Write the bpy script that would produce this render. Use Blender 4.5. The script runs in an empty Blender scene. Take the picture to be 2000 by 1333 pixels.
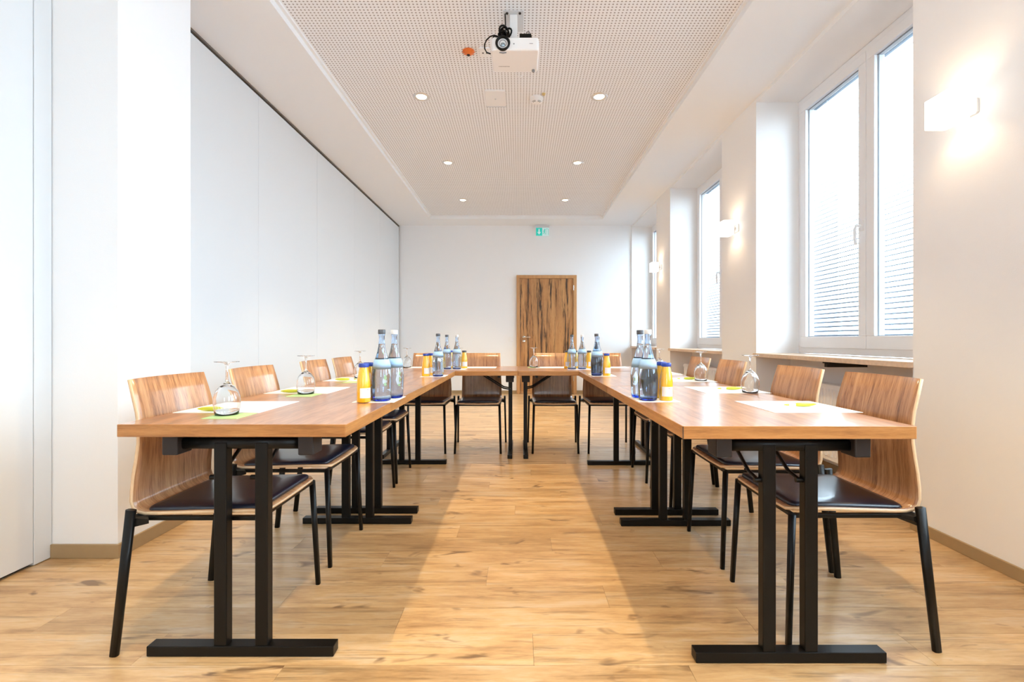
import bpy, bmesh, math, random
from mathutils import Vector, Matrix
random.seed(7)
PI = math.pi
sc = bpy.context.scene
C = sc.collection

# ------------------------------------------------------------------ camera, world, light, exposure
cam_d = bpy.data.cameras.new('camera'); cam = bpy.data.objects.new('camera', cam_d); C.objects.link(cam)
cam.location = (0, 0, .985); cam.rotation_euler = (PI/2, 0, 0)
cam_d.sensor_width = 36; cam_d.lens = 36*910/2000
cam_d.shift_x = -14/2000; cam_d.shift_y = -2.5/2000
cam_d.clip_start = .02
sc.camera = cam
sc.view_settings.view_transform = 'Standard'; sc.view_settings.look = 'None'
sc.view_settings.gamma = 1; sc.view_settings.use_curve_mapping = False
sc.view_settings.exposure = 0.05
SKY = 15
DOWN = 100.0          # watts of each downlight
SCONCE = 2.6
w = bpy.data.worlds.new('sky'); sc.world = w; w.use_nodes = True
w.node_tree.nodes['Background'].inputs[0].default_value = (.70, .86, 1, 1)
w.node_tree.nodes['Background'].inputs[1].default_value = SKY
sc.cycles.max_bounces = 12; sc.cycles.diffuse_bounces = 8; sc.cycles.transmission_bounces = 10
sc.cycles.transparent_max_bounces = 16; sc.cycles.caustics_refractive = False; sc.cycles.caustics_reflective = False
sc.cycles.sample_clamp_indirect = 6
sc.cycles.use_denoising = True

WX = 2.045            # right wall face
GX = 2.41             # window plane
NICHES = [(-2.15, -.55), (.135, 1.735), (2.42, 4.02), (4.70, 6.31), (6.944, 8.47)]
ZC = .985+2.08        # soffit
ZT = .985+2.14        # perforated tray
YB = 8.5              # end wall
YF = -3.0             # wall behind the camera
ZS = .87              # sill top

# windows: portals that only guide the sampling of the sky
for a, b in NICHES:
    ld = bpy.data.lights.new('window_portal', 'AREA'); ld.shape = 'RECTANGLE'
    ld.size = b-a; ld.size_y = 2.15; ld.cycles.is_portal = True
    lo = bpy.data.objects.new('window_portal', ld); C.objects.link(lo)
    lo.location = (GX+.20, (a+b)/2, 1.95); lo.rotation_euler = (0, PI/2, 0)
    lo.rotation_euler = Vector((-1, 0, 0)).to_track_quat('-Z', 'Z').to_euler()

ld = bpy.data.lights.new('window_portal', 'AREA'); ld.shape = 'RECTANGLE'; ld.size = .8; ld.size_y = 1.4; ld.cycles.is_portal = True  # portal of the added fill window behind the camera
lo = bpy.data.objects.new('window_portal', ld); C.objects.link(lo); lo.location = (0, YF-.22, 1.6)
lo.rotation_euler = Vector((0, 1, 0)).to_track_quat('-Z', 'Z').to_euler()

# ------------------------------------------------------------------ materials
def new_mat(name):
    m = bpy.data.materials.new(name); m.use_nodes = True
    return m, m.node_tree, m.node_tree.nodes['Principled BSDF']
def N(nt, t, **kw):
    n = nt.nodes.new(t)
    for k, v in kw.items():
        if k.startswith('i_'):
            key = k[2:]
            n.inputs[int(key) if key.isdigit() else key.replace('_', ' ')].default_value = v
        else: setattr(n, k, v)
    return n
def L(nt, a, ao, b, bi): nt.links.new(a.outputs[ao], b.inputs[bi])
def plain(name, col, rough=.5, metal=0, coat=0, bump=0, bscale=60, emit=None, var=0):
    m, nt, p = new_mat(name)
    p.inputs['Base Color'].default_value = (*col, 1); p.inputs['Roughness'].default_value = rough
    p.inputs['Metallic'].default_value = metal; p.inputs['Coat Weight'].default_value = coat
    p.inputs['Coat Roughness'].default_value = .12
    if bump or var:
        tc = N(nt, 'ShaderNodeTexCoord'); no = N(nt, 'ShaderNodeTexNoise', i_Scale=bscale, i_Detail=4.0)
        L(nt, tc, 'Object', no, 'Vector')
        if bump:
            b = N(nt, 'ShaderNodeBump', i_Strength=bump, i_Distance=.002)
            L(nt, no, 0, b, 'Height'); L(nt, b, 0, p, 'Normal')
        if var:
            mx = N(nt, 'ShaderNodeMix', data_type='RGBA')
            mx.inputs[6].default_value = tuple(c*(1-var) for c in col)+(1,)
            mx.inputs[7].default_value = tuple(min(1, c*(1+var)) for c in col)+(1,)
            L(nt, no, 0, mx, 0); L(nt, mx, 2, p, 'Base Color')
    if emit:
        p.inputs['Emission Color'].default_value = (*emit[0], 1); p.inputs['Emission Strength'].default_value = emit[1]
    return m

def wood(name, cols, stretch, scale=1.0, rough=.35, coat=0.0, knots=0.0, rnd=1.0, bump=.08, bands=1.0, spec=.5, coat_r=.15, streak=0, sf=26, st=(.53, .66)):
    """grain; stretch = vector scaling of object coordinates (small number = along the grain)"""
    m, nt, p = new_mat(name)
    tc = N(nt, 'ShaderNodeTexCoord'); oi = N(nt, 'ShaderNodeObjectInfo'); geo = N(nt, 'ShaderNodeNewGeometry')
    ad = N(nt, 'ShaderNodeMath', operation='ADD'); L(nt, oi, 'Random', ad, 0); L(nt, geo, 'Random Per Island', ad, 1)
    ad.use_clamp = False
    off = N(nt, 'ShaderNodeMath', operation='MULTIPLY', i_1=37.0*rnd); L(nt, ad, 0, off, 0)
    va = N(nt, 'ShaderNodeVectorMath', operation='ADD'); L(nt, tc, 'Object', va, 0); L(nt, off, 0, va, 1)
    mp = N(nt, 'ShaderNodeVectorMath', operation='MULTIPLY'); mp.inputs[1].default_value = stretch; L(nt, va, 0, mp, 0)
    n1 = N(nt, 'ShaderNodeTexNoise', i_Scale=2.2*scale, i_Detail=5.0, i_Roughness=.55, i_Distortion=.35)
    n2 = N(nt, 'ShaderNodeTexNoise', i_Scale=14*scale, i_Detail=6.0, i_Roughness=.65, i_Distortion=.2)
    L(nt, mp, 0, n1, 'Vector'); L(nt, mp, 0, n2, 'Vector')
    mx = N(nt, 'ShaderNodeMix'); mx.inputs[0].default_value = .42*bands
    L(nt, n1, 0, mx, 2); L(nt, n2, 0, mx, 3)
    cr = N(nt, 'ShaderNodeValToRGB')
    e = cr.color_ramp.elements
    while len(e) < len(cols): e.new(.5)
    for k, (pos, c) in enumerate(cols): e[k].position = pos; e[k].color = (*c, 1)
    L(nt, mx, 0, cr, 0)
    last, lo = cr, 0
    # tone from piece to piece
    if rnd:
        hv = N(nt, 'ShaderNodeHueSaturation'); mr = N(nt, 'ShaderNodeMapRange', i_3=.86, i_4=1.12)
        fr = N(nt, 'ShaderNodeMath', operation='FRACT'); L(nt, ad, 0, fr, 0); L(nt, fr, 0, mr, 0)
        L(nt, mr, 0, hv, 'Value'); L(nt, last, lo, hv, 'Color'); last, lo = hv, 0
    if knots:
        mk = N(nt, 'ShaderNodeVectorMath', operation='MULTIPLY')
        mk.inputs[1].default_value = tuple(.35+.65*(s/max(stretch)) if s == max(stretch) else (s/max(stretch)*2.2) for s in stretch)
        L(nt, va, 0, mk, 0)
        n3 = N(nt, 'ShaderNodeTexNoise', i_Scale=9*scale*knots, i_Detail=3.0, i_Roughness=.6, i_Distortion=.6); L(nt, mk, 0, n3, 'Vector')
        r3 = N(nt, 'ShaderNodeValToRGB'); r3.color_ramp.elements[0].position = .625; r3.color_ramp.elements[1].position = .71
        r3.color_ramp.elements[0].color = (0, 0, 0, 1); r3.color_ramp.elements[1].color = (.8, .8, .8, 1)
        L(nt, n3, 0, r3, 0)
        mc = N(nt, 'ShaderNodeMix', data_type='RGBA'); L(nt, r3, 0, mc, 0); L(nt, last, lo, mc, 6)
        dk = cols[0][1]; mc.inputs[7].default_value = (dk[0]*.35, dk[1]*.3, dk[2]*.3, 1)
        last, lo = mc, 2
    if streak:
        ms = N(nt, 'ShaderNodeVectorMath', operation='MULTIPLY')
        ms.inputs[1].default_value = tuple(sf if s == max(stretch) else sf*.05 for s in stretch); L(nt, va, 0, ms, 0)
        n4 = N(nt, 'ShaderNodeTexNoise', i_Scale=1.6, i_Detail=5.0, i_Roughness=.7, i_Distortion=.5); L(nt, ms, 0, n4, 'Vector')
        r4 = N(nt, 'ShaderNodeMapRange', i_1=st[0], i_2=st[1], i_3=0, i_4=streak); L(nt, n4, 0, r4, 0)
        md = N(nt, 'ShaderNodeMix', data_type='RGBA'); L(nt, r4, 0, md, 0); L(nt, last, lo, md, 6)
        dk = cols[0][1]; md.inputs[7].default_value = (dk[0]*.5, dk[1]*.5, dk[2]*.5, 1); last, lo = md, 2
    L(nt, last, lo, p, 'Base Color')
    p.inputs['Roughness'].default_value = rough; p.inputs['Coat Weight'].default_value = coat
    p.inputs['Coat Roughness'].default_value = coat_r; p.inputs['Specular IOR Level'].default_value = spec
    if bump:
        b = N(nt, 'ShaderNodeBump', i_Strength=bump, i_Distance=.001); L(nt, n2, 0, b, 'Height'); L(nt, b, 0, p, 'Normal')
    return m

def glass(name, col, ior=1.48, absorb=None, dens=0):
    m, nt, p = new_mat(name)
    p.inputs['Base Color'].default_value = (*col, 1); p.inputs['Transmission Weight'].default_value = 1
    p.inputs['Roughness'].default_value = 0; p.inputs['IOR'].default_value = ior
    if absorb:
        v = N(nt, 'ShaderNodeVolumeAbsorption', i_Density=dens); v.inputs['Color'].default_value = (*absorb, 1)
        L(nt, v, 0, nt.nodes['Material Output'], 'Volume')
    return m
def pane_mat():
    m, nt, p = new_mat('window_glass'); nt.nodes.remove(p)
    t = N(nt, 'ShaderNodeBsdfTransparent'); t.inputs[0].default_value = (.96, .98, .98, 1)
    g = N(nt, 'ShaderNodeBsdfGlossy', i_Roughness=.01); f = N(nt, 'ShaderNodeFresnel', i_IOR=1.45)
    ge = N(nt, 'ShaderNodeNewGeometry'); iv = N(nt, 'ShaderNodeMath', operation='SUBTRACT', i_0=1.0); L(nt, ge, 'Backfacing', iv, 1)
    ml = N(nt, 'ShaderNodeMath', operation='MULTIPLY'); L(nt, f, 0, ml, 0); L(nt, iv, 0, ml, 1)
    mx = N(nt, 'ShaderNodeMixShader'); L(nt, ml, 0, mx, 0); L(nt, t, 0, mx, 1); L(nt, g, 0, mx, 2)
    L(nt, mx, 0, nt.nodes['Material Output'], 'Surface'); return m
def perforated():
    m, nt, p = new_mat('perforated_plaster')
    tc = N(nt, 'ShaderNodeTexCoord'); sep = N(nt, 'ShaderNodeSeparateXYZ'); L(nt, tc, 'Object', sep, 0)
    sq = []
    for ax in 'XY':
        d = N(nt, 'ShaderNodeMath', operation='DIVIDE', i_1=.0255); L(nt, sep, ax, d, 0)
        f = N(nt, 'ShaderNodeMath', operation='FRACT'); L(nt, d, 0, f, 0)
        s = N(nt, 'ShaderNodeMath', operation='SUBTRACT', i_1=.5); L(nt, f, 0, s, 0)
        q = N(nt, 'ShaderNodeMath', operation='MULTIPLY'); L(nt, s, 0, q, 0); L(nt, s, 0, q, 1); sq.append(q)
    a = N(nt, 'ShaderNodeMath', operation='ADD'); L(nt, sq[0], 0, a, 0); L(nt, sq[1], 0, a, 1)
    r = N(nt, 'ShaderNodeMath', operation='LESS_THAN', i_1=.23**2); L(nt, a, 0, r, 0)
    mx = N(nt, 'ShaderNodeMix', data_type='RGBA'); L(nt, r, 0, mx, 0)
    mx.inputs[6].default_value = (.86, .88, .91, 1); mx.inputs[7].default_value = (.36, .34, .33, 1)
    L(nt, mx, 2, p, 'Base Color'); p.inputs['Roughness'].default_value = .9
    return m

M = {}
M['wall'] = plain('white_wall_paint', (.86, .88, .90), .85, bump=.12, bscale=180)
M['wallr'] = plain('warm_white_paint', (.88, .88, .88), .85, bump=.12, bscale=180)
M['ceil'] = plain('ceiling_paint', (.86, .89, .92), .9)
M['perf'] = perforated()
M['panel'] = plain('partition_laminate', (.72, .745, .765), .42, bump=.02, bscale=300)
M['dark'] = plain('dark_gap', (.03, .03, .03), .8)
M['alu'] = plain('brushed_aluminium', (.72, .72, .72), .35, .8)
M['track'] = plain('bronze_track', (.20, .18, .16), .5, .3)
M['base'] = plain('skirting', (.36, .25, .13), .5, var=.06, bscale=30)
M['black'] = plain('black_powder_coat', (.005, .0045, .004), .34)
for k_ in ('black', 'track'):
    M[k_].node_tree.nodes['Principled BSDF'].inputs['Specular IOR Level'].default_value = .22
M['plastic'] = plain('dark_plastic', (.028, .022, .021), .5)
M['white'] = plain('white_plastic', (.85, .85, .85), .35)
M['pvc'] = plain('window_frame_white', (.86, .87, .89), .3)
M['leather'] = plain('black_leatherette_sheen_tint', (.005, .008, .020), .33, coat=.25, bump=.1, bscale=220)  # black with navy mixed in to imitate the blue window sheen
M['steel'] = plain('satin_steel', (.75, .74, .72), .25, 1)
M['rubber'] = plain('grey_seal', (.25, .26, .28), .6)
M['stone'] = plain('beige_stone', (.66, .50, .37), .4, var=.25, bscale=45)
M['ply'] = plain('birch_ply_edge', (.74, .52, .31), .5, var=.08, bscale=90)
M['paper'] = plain('white_paper', (.88, .89, .90), .6)
M['plastic'].node_tree.nodes['Principled BSDF'].inputs['Specular IOR Level'].default_value = .25
M['green'] = plain('pale_green_card', (.50, .72, .32), .6)
M['lime'] = plain('lime_plastic', (.58, .62, .03), .3, coat=.4)
M['mount'] = plain('mount_grey', (.62, .64, .66), .4)
M['orange'] = plain('orange_plastic', (.75, .17, .02), .5)
M['pane'] = pane_mat()
M['glass'] = glass('clear_glass', (.985, .99, .99))
M['bottle'] = glass('pale_blue_bottle_glass', (.93, .97, 1), 1.48, (.12, .50, 1.0), 85)
M['water'] = glass('water', (.99, 1, 1), 1.33)
M['juice'] = plain('orange_juice', (.92, .50, .008), .2, coat=1)
M['juice'].node_tree.nodes['Principled BSDF'].inputs['Subsurface Weight'].default_value = 0
M['bluecap'] = plain('blue_cap', (.02, .06, .38), .35)
M['greycap'] = plain('grey_cap', (.08, .085, .10), .4)
M['whitecap'] = plain('pale_cap', (.72, .74, .76), .4)
M['label'] = plain('blue_label', (.40, .64, .92), .5)
M['labelw'] = plain('pale_label', (.70, .82, .90), .5)
M['labelj'] = plain('white_label', (.85, .84, .82), .5)
M['ink'] = plain('grey_print', (.35, .33, .35), .6)
M['floor'] = wood('floor_oak', [(.30, (.30, .165, .07)), (.43, (.47, .285, .13)), (.53, (.56, .36, .175)), (.68, (.60, .45, .29))],
                  (1.1, 6.0, 6.0), 1.15, .36, knots=1.0, bump=.04, rnd=1, coat=.35, coat_r=.22, bands=.7, streak=.55)
M['top'] = wood('table_oak', [(.36, (.20, .085, .04)), (.46, (.38, .165, .07)), (.55, (.49, .23, .10)), (.66, (.56, .30, .15))],
                (5.0, .55, 5.0), 1.5, .30, knots=0, rnd=1, coat=.8, coat_r=.2, streak=.45)
M['topx'] = wood('table_oak_crosswise', [(.36, (.20, .085, .04)), (.46, (.38, .165, .07)), (.55, (.49, .23, .10)), (.66, (.56, .30, .15))],
                (.55, 5.0, 5.0), 1.5, .30, knots=0, rnd=1, coat=.8, coat_r=.2, streak=.45)
M['edge'] = wood('table_edge_oak', [(.34, (.28, .11, .028)), (.5, (.42, .18, .048)), (.66, (.52, .245, .075))],
                (.7, .7, 9.0), 3.0, .4, rnd=1)
M['chair'] = wood('zebrano_veneer', [(.36, (.17, .065, .025)), (.45, (.38, .17, .07)), (.54, (.52, .26, .115)), (.66, (.60, .34, .17))],
                (9.0, .5, .5), 2.5, .30, rnd=1, coat=.8, coat_r=.16, bands=1.2)
M['door'] = wood('rustic_oak', [(.30, (.05, .022, .010)), (.38, (.34, .15, .05)), (.50, (.50, .24, .08)), (.64, (.60, .32, .12))],
                (5.5, 5.5, .50), 1.25, .45, knots=1.0, rnd=1, streak=.97, sf=11, st=(.525, .60))
M['doorf'] = wood('oak_frame', [(.3, (.42, .21, .08)), (.6, (.56, .30, .12)), (.8, (.62, .36, .16))], (6, 6, .6), 2, .45, rnd=0)
def emitter(name, col, s):
    m, nt, p = new_mat(name); p.inputs['Base Color'].default_value = (.9, .9, .9, 1)
    p.inputs['Emission Color'].default_value = (*col, 1); p.inputs['Emission Strength'].default_value = s; return m
M['lamp'] = emitter('lamp_glow', (1, .88, .68), 9)
M['shade'] = emitter('shade_glow', (1, .93, .82), 2.4)
M['signg'] = emitter('sign_green', (.02, .62, .52), .35)
M['signg'].node_tree.nodes['Principled BSDF'].inputs['Base Color'].default_value = (.02, .5, .42, 1)
M['signw'] = emitter('sign_white', (.85, 1, 1), .3)
M['leaf'] = plain('leaf_green', (.10, .22, .05), .5)
M['bark'] = plain('bark', (.12, .085, .06), .8)
M['bounce_ground'] = plain('pale_bounce_ground', (.52, .54, .56), .9, var=.12, bscale=3)  # ground made pale to throw cool light up to the ceiling
M['blind'] = plain('blind_slat', (.045, .06, .085), .5)
M['signw'].node_tree.nodes['Principled BSDF'].inputs['Base Color'].default_value = (.45, .62, .62, 1)
M['lens'] = plain('lens_glass', (.02, .03, .04), .06, coat=1)
M['lensr'] = plain('lens_glint', (.35, .45, .52), .1, metal=.7)

# ------------------------------------------------------------------ geometry helpers
class MB:
    def __init__(s): s.v = []; s.f = []; s.m = []; s.sm = []
    def add(s, vs, fs, mi=0, smooth=False):
        o = len(s.v); s.v += [tuple(v) for v in vs]
        for f in fs: s.f.append(tuple(i+o for i in f)); s.m.append(mi); s.sm.append(smooth)
        return s
    def box(s, x0, x1, y0, y1, z0, z1, mi=0):
        vs = [(x, y, z) for z in (z0, z1) for y in (y0, y1) for x in (x0, x1)]
        return s.add(vs, [(0, 2, 3, 1), (4, 5, 7, 6), (0, 1, 5, 4), (2, 6, 7, 3), (0, 4, 6, 2), (1, 3, 7, 5)], mi)
    def bar(s, a, b, wx, wy, w2x=None, w2y=None, up=(0, 1, 0), n=4, mi=0, smooth=False, rnd=1.0):
        """tapering bar from a to b; n=4 rectangular, else super-elliptic section"""
        a = Vector(a); b = Vector(b); d = (b-a).normalized(); up = Vector(up)
        e1 = d.cross(up).normalized(); e2 = e1.cross(d).normalized()
        w2x = wx if w2x is None else w2x; w2y = wy if w2y is None else w2y
        vs = []
        for P, (hx, hy) in ((a, (wx/2, wy/2)), (b, (w2x/2, w2y/2))):
            for k in range(n):
                if n == 4: cx, cy = ((1, 1), (-1, 1), (-1, -1), (1, -1))[k]
                else:
                    t = 2*PI*k/n; cx, cy = math.cos(t), math.sin(t)
                    cx = math.copysign(abs(cx)**rnd, cx); cy = math.copysign(abs(cy)**rnd, cy)
                vs.append(P+e1*cx*hx+e2*cy*hy)
        fs = [tuple(range(n))[::-1], tuple(range(n, 2*n))]
        s.add(vs, fs, mi, False)
        o = len(s.v)-2*n
        for k in range(n):
            s.f.append((o+k, o+(k+1) % n, o+n+(k+1) % n, o+n+k)); s.m.append(mi); s.sm.append(smooth or n > 4)
        return s
    def tube(s, pts, r, n=8, mi=0, closed=False):
        P = [Vector(p) for p in pts]; m = len(P); rings = []
        for i in range(m):
            if closed: d = P[(i+1) % m]-P[i-1]
            else: d = P[min(i+1, m-1)]-P[max(i-1, 0)]
            d.normalize(); up = Vector((0, 0, 1)) if abs(d.z) < .9 else Vector((0, 1, 0))
            e1 = d.cross(up).normalized(); e2 = e1.cross(d)
            rings.append([P[i]+(e1*math.cos(2*PI*k/n)+e2*math.sin(2*PI*k/n))*r for k in range(n)])
        vs = [v for q in rings for v in q]; fs = []
        for i in range(m if closed else m-1):
            j = (i+1) % m
            for k in range(n): fs.append((i*n+k, i*n+(k+1) % n, j*n+(k+1) % n, j*n+k))
        s.add(vs, fs, mi, True)
        if not closed: s.add(rings[0], [tuple(range(n))], mi); s.add(rings[-1], [tuple(range(n))[::-1]], mi)
        return s
    def lathe(s, prof, n=32, cx=0, cy=0, mi=0, closed=False, axis='z'):
        """prof: list of (r, z). closed=True joins the last point to the first (a solid wall)"""
        vs = []; fs = []; idx = []
        for r, z in prof:
            if r < 1e-6: idx.append([len(vs)]*n); vs.append((cx, cy, z))
            else:
                idx.append(list(range(len(vs), len(vs)+n)))
                for k in range(n): vs.append((cx+r*math.cos(2*PI*k/n), cy+r*math.sin(2*PI*k/n), z))
        m = len(prof)
        for i in range(m if closed else m-1):
            a = idx[i]; b = idx[(i+1) % m]
            for k in range(n):
                q = [a[k], a[(k+1) % n], b[(k+1) % n], b[k]]
                u = []
                for t in q:
                    if t not in u: u.append(t)
                if len(u) > 2: fs.append(tuple(u))
        if axis == 'y': vs = [(x, z, -y) for x, y, z in vs]     # z runs along +y
        return s.add(vs, fs, mi, True)
    def prism(s, outline, z0, z1, mi=0, mi_side=None):
        n = len(outline); ms = mi if mi_side is None else mi_side
        s.add([(x, y, z0) for x, y in outline]+[(x, y, z1) for x, y in outline], [tuple(range(n))[::-1], tuple(range(n, 2*n))], mi)
        o = len(s.v)-2*n
        for k in range(n): s.f.append((o+k, o+(k+1) % n, o+n+(k+1) % n, o+n+k)); s.m.append(ms); s.sm.append(False)
        return s
    def mesh(s, name, mats):
        me = bpy.data.meshes.new(name); me.from_pydata(s.v, [], s.f)
        for m in (mats if isinstance(mats, (list, tuple)) else [mats]): me.materials.append(M[m])
        me.polygons.foreach_set('material_index', s.m); me.polygons.foreach_set('use_smooth', s.sm)
        bm = bmesh.new(); bm.from_mesh(me); bmesh.ops.recalc_face_normals(bm, faces=bm.faces); bm.to_mesh(me); bm.free()
        me.update(); return me
    def build(s, name, mats, parent=None, loc=None, bevel=0, seg=2):
        o = bpy.data.objects.new(name, s.mesh(name, mats)); C.objects.link(o)
        if parent: o.parent = parent
        if loc: o.location = loc
        if bevel:
            b = o.modifiers.new('bevel', 'BEVEL'); b.width = bevel; b.segments = seg; b.limit_method = 'ANGLE'; b.angle_limit = .6
            b.harden_normals = False
        return o
def rrect(x0, x1, y0, y1, r, n=5):
    out = []
    for cx, cy, a0 in ((x1-r, y1-r, 0), (x0+r, y1-r, PI/2), (x0+r, y0+r, PI), (x1-r, y0+r, 1.5*PI)):
        for k in range(n+1):
            a = a0+PI/2*k/n; out.append((cx+r*math.cos(a), cy+r*math.sin(a)))
    return out
def tag(o, label=None, cat=None, group=None, kind=None):
    if label: o['label'] = label
    if cat: o['category'] = cat
    if group: o['group'] = group
    if kind: o['kind'] = kind
    return o
def thing(name, loc=(0, 0, 0), rz=0, label=None, cat=None, group=None, kind=None):
    o = bpy.data.objects.new(name, None); C.objects.link(o); o.empty_display_size = .1
    o.location = loc; o.rotation_euler = (0, 0, rz); return tag(o, label, cat, group, kind)
def copy_tree(o, parent=None):
    c = o.copy(); C.objects.link(c)
    if parent: c.parent = parent
    for ch in list(o.children):
        if ch.name in bpy.data.objects: copy_tree(ch, c)
    return c
def struct(o, cat=None):
    o['kind'] = 'structure'; return o

# ------------------------------------------------------------------ the setting
# floor: slab, single planks near the camera, the far and unseen ones joined
fl = struct(MB().box(-2.6, 2.75, YF-.2, YB+.3, -.06, -.004).build('floor', 'dark'))
PW, PL = .152, 1.22
me_p = MB().prism(rrect(-PL/2+.0004, PL/2-.0004, -PW/2+.0004, PW/2-.0004, .0015, 1), -.0039, 0).mesh('plank', 'floor')
xl, xr = -2.3, GX
row = 0; y = YF+PW/2; far = MB(); npl = 0
while y < YB+PW/2:
    offx = ((row*.382) % 1)*PL
    x = xl-offx
    while x < xr:
        a, b = max(x, xl), min(x+PL, xr)
        if b-a > .02:
            near = 1.15 < y < 5.4
            if near and b-a > PL-.001:
                o = bpy.data.objects.new('plank', me_p); C.objects.link(o); o.parent = fl; o.location = (x+PL/2, y, 0); npl += 1
            elif near:
                MB().box(a+.0004-(a+b)/2, b-.0004-(a+b)/2, -PW/2+.0004, PW/2-.0004, -.0039, 0).build('plank', 'floor', fl, ((a+b)/2, y, 0)); npl += 1
            else:
                y1 = min(y+PW/2, YB)
                far.box(a+.0004, b-.0004, y-PW/2+.0004, y1-.0004, -.0039, 0)
        x += PL
    y += PW; row += 1
far.build('far_planks', 'floor', fl)['kind'] = 'stuff'

# ceiling: soffit ring round a recessed perforated tray
TX0, TX1, TY0, TY1 = -1.53, 1.435, -2.2, 8.02
c = MB()
c.box(-2.4, TX0, YF, YB, ZC, ZC+.2); c.box(TX1, WX+.01, YF, YB, ZC, ZC+.2)
c.box(TX0, TX1, YF, TY0, ZC, ZC+.2); c.box(TX0, TX1, TY1, YB, ZC, ZC+.2)
ce = struct(c.build('ceiling', 'ceil'))
struct(MB().box(TX0, TX1, TY0, TY1, ZT, ZT+.05).build('perforated_panel', 'perf', ce))
mo = MB()   # small stepped bead along the tray edge
e = .022
mo.box(TX0, TX0+e, TY0, TY1, ZT-.018, ZT+.001); mo.box(TX1-e, TX1, TY0, TY1, ZT-.018, ZT+.001); mo.box(TX0+e, TX1-e, TY1-e, TY1, ZT-.018, ZT+.001)
mo.build('edge_bead', 'ceil', ce)

# end wall with door opening
DX0, DX1, DZ = (1009-1014)/910*8.5, (1126-1014)/910*8.5, .985+(664-538)/910*8.5
b = MB()
b.box(-2.35, DX0+.01, YB, YB+.2, 0, 3.3); b.box(DX1-.01, 2.75, YB, YB+.2, 0, 3.3); b.box(DX0+.01, DX1-.01, YB, YB+.2, DZ-.01, 3.3)
b.box(DX0-.1, DX1+.1, YB+.2, YB+.25, 0, DZ+.2)
wb = struct(b.build('wall_back', 'wall'))
struct(MB().box(-2.3, DX0-.002, YB-.012, YB, 0, .06).build('baseboard_back', 'base'))
struct(MB().box(DX1+.002, WX, YB-.012, YB, 0, .06).build('baseboard_back', 'base'))
struct(MB().box(-2.4, -.4, YF-.2, YF, 0, 3.3).box(.4, 2.75, YF-.2, YF, 0, 3.3).box(-.4, .4, YF-.2, YF, 0, .9).box(-.4, .4, YF-.2, YF, 2.3, 3.3).build('wall_front', 'wall'))
wf = thing('window_6', (0, YF-.1, 0)); wf['kind'] = 'structure'  # made-up window behind the camera, added to light camera-facing surfaces
wfm = MB()
for q in (-.4, .32): wfm.box(q, q+.08, -.03, .03, .9, 2.3)
wfm.box(-.32, .32, -.03, .03, .9, .98).box(-.32, .32, -.03, .03, 2.22, 2.3); wfm.build('window_frame', 'pvc', wf)
MB().box(-.32, .32, -.004, .004, .98, 2.22).build('pane', 'pane', wf)

# door: frame, leaf of vertical boards, handle, rosette, hinge
struct(MB().box(DX0, DX1, YB-.001, YB+.2, -.01, -.0005).build('trim_4', 'doorf'))
d1 = thing('door_1', ((DX0+DX1)/2, YB-.02, 0)); d1['kind'] = 'structure'
hw = (DX1-DX0)/2; ft = .062
f = MB(); f.box(-hw, -hw+ft, -.012, .12, 0, DZ-ft, 0); f.box(hw-ft, hw, -.012, .12, 0, DZ-ft, 0); f.box(-hw, hw, -.012, .12, DZ-ft, DZ, 0)
f.build('door_frame', 'doorf', d1, bevel=.003)
leaf = MB().box(-hw+ft+.003, hw-ft-.003, .012, .05, .006, DZ-ft-.003).build('door_leaf', 'doorf', d1)
bw = [.17, .15, .235, .20]; x = -hw+ft+.003; tot = 2*(hw-ft-.003); k = tot/sum(bw)
for wv in bw:
    wv *= k; MB().box(-wv/2+.0008, wv/2-.0008, -.006, 0, -DZ/2+.04, DZ/2-.04-.03).build('board', 'door', leaf, (x+wv/2, .012, DZ/2+.005)); x += wv
h = MB(); hx, hz = (1023-1014)/910*8.5-d1.location.x, .985+(664-659)/910*8.5
h.lathe([(0, -.03), (.026, -.03), (.026, -.018), (0, -.018)], 20, axis='y')
h.tube([(0, -.02, 0), (0, -.06, 0), (.012, -.068, 0), (.12, -.068, 0)], .009)
h.build('door_handle', 'steel', d1, (hx, .024, hz))
MB().lathe([(0, -.028), (.026, -.028), (.026, -.018), (0, -.018)], 20, axis='y').build('lock_rosette', 'steel', d1, (hx, .024, hz-.075))
for zz in (.28, 1.93):
    MB().tube([(0, 0, -.045), (0, 0, .045)], .009, 10).build('hinge', 'steel', d1, (hw-ft+.004, -.012, zz))
# light switch beside the door
sw = MB().prism(rrect(-.042, .042, -.042, .042, .006), 0, .010).build('light_switch', 'white', None, bevel=.002)
sw.rotation_euler = (PI/2, 0, 0); sw.location = ((998-1014)/910*8.5, YB, .995)
MB().box(-.028, .028, -.028, .028, .010, .014).build('rocker', 'white', sw, bevel=.002)
tag(sw, 'small white square light switch on the end wall left of the door', 'switch')

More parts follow.
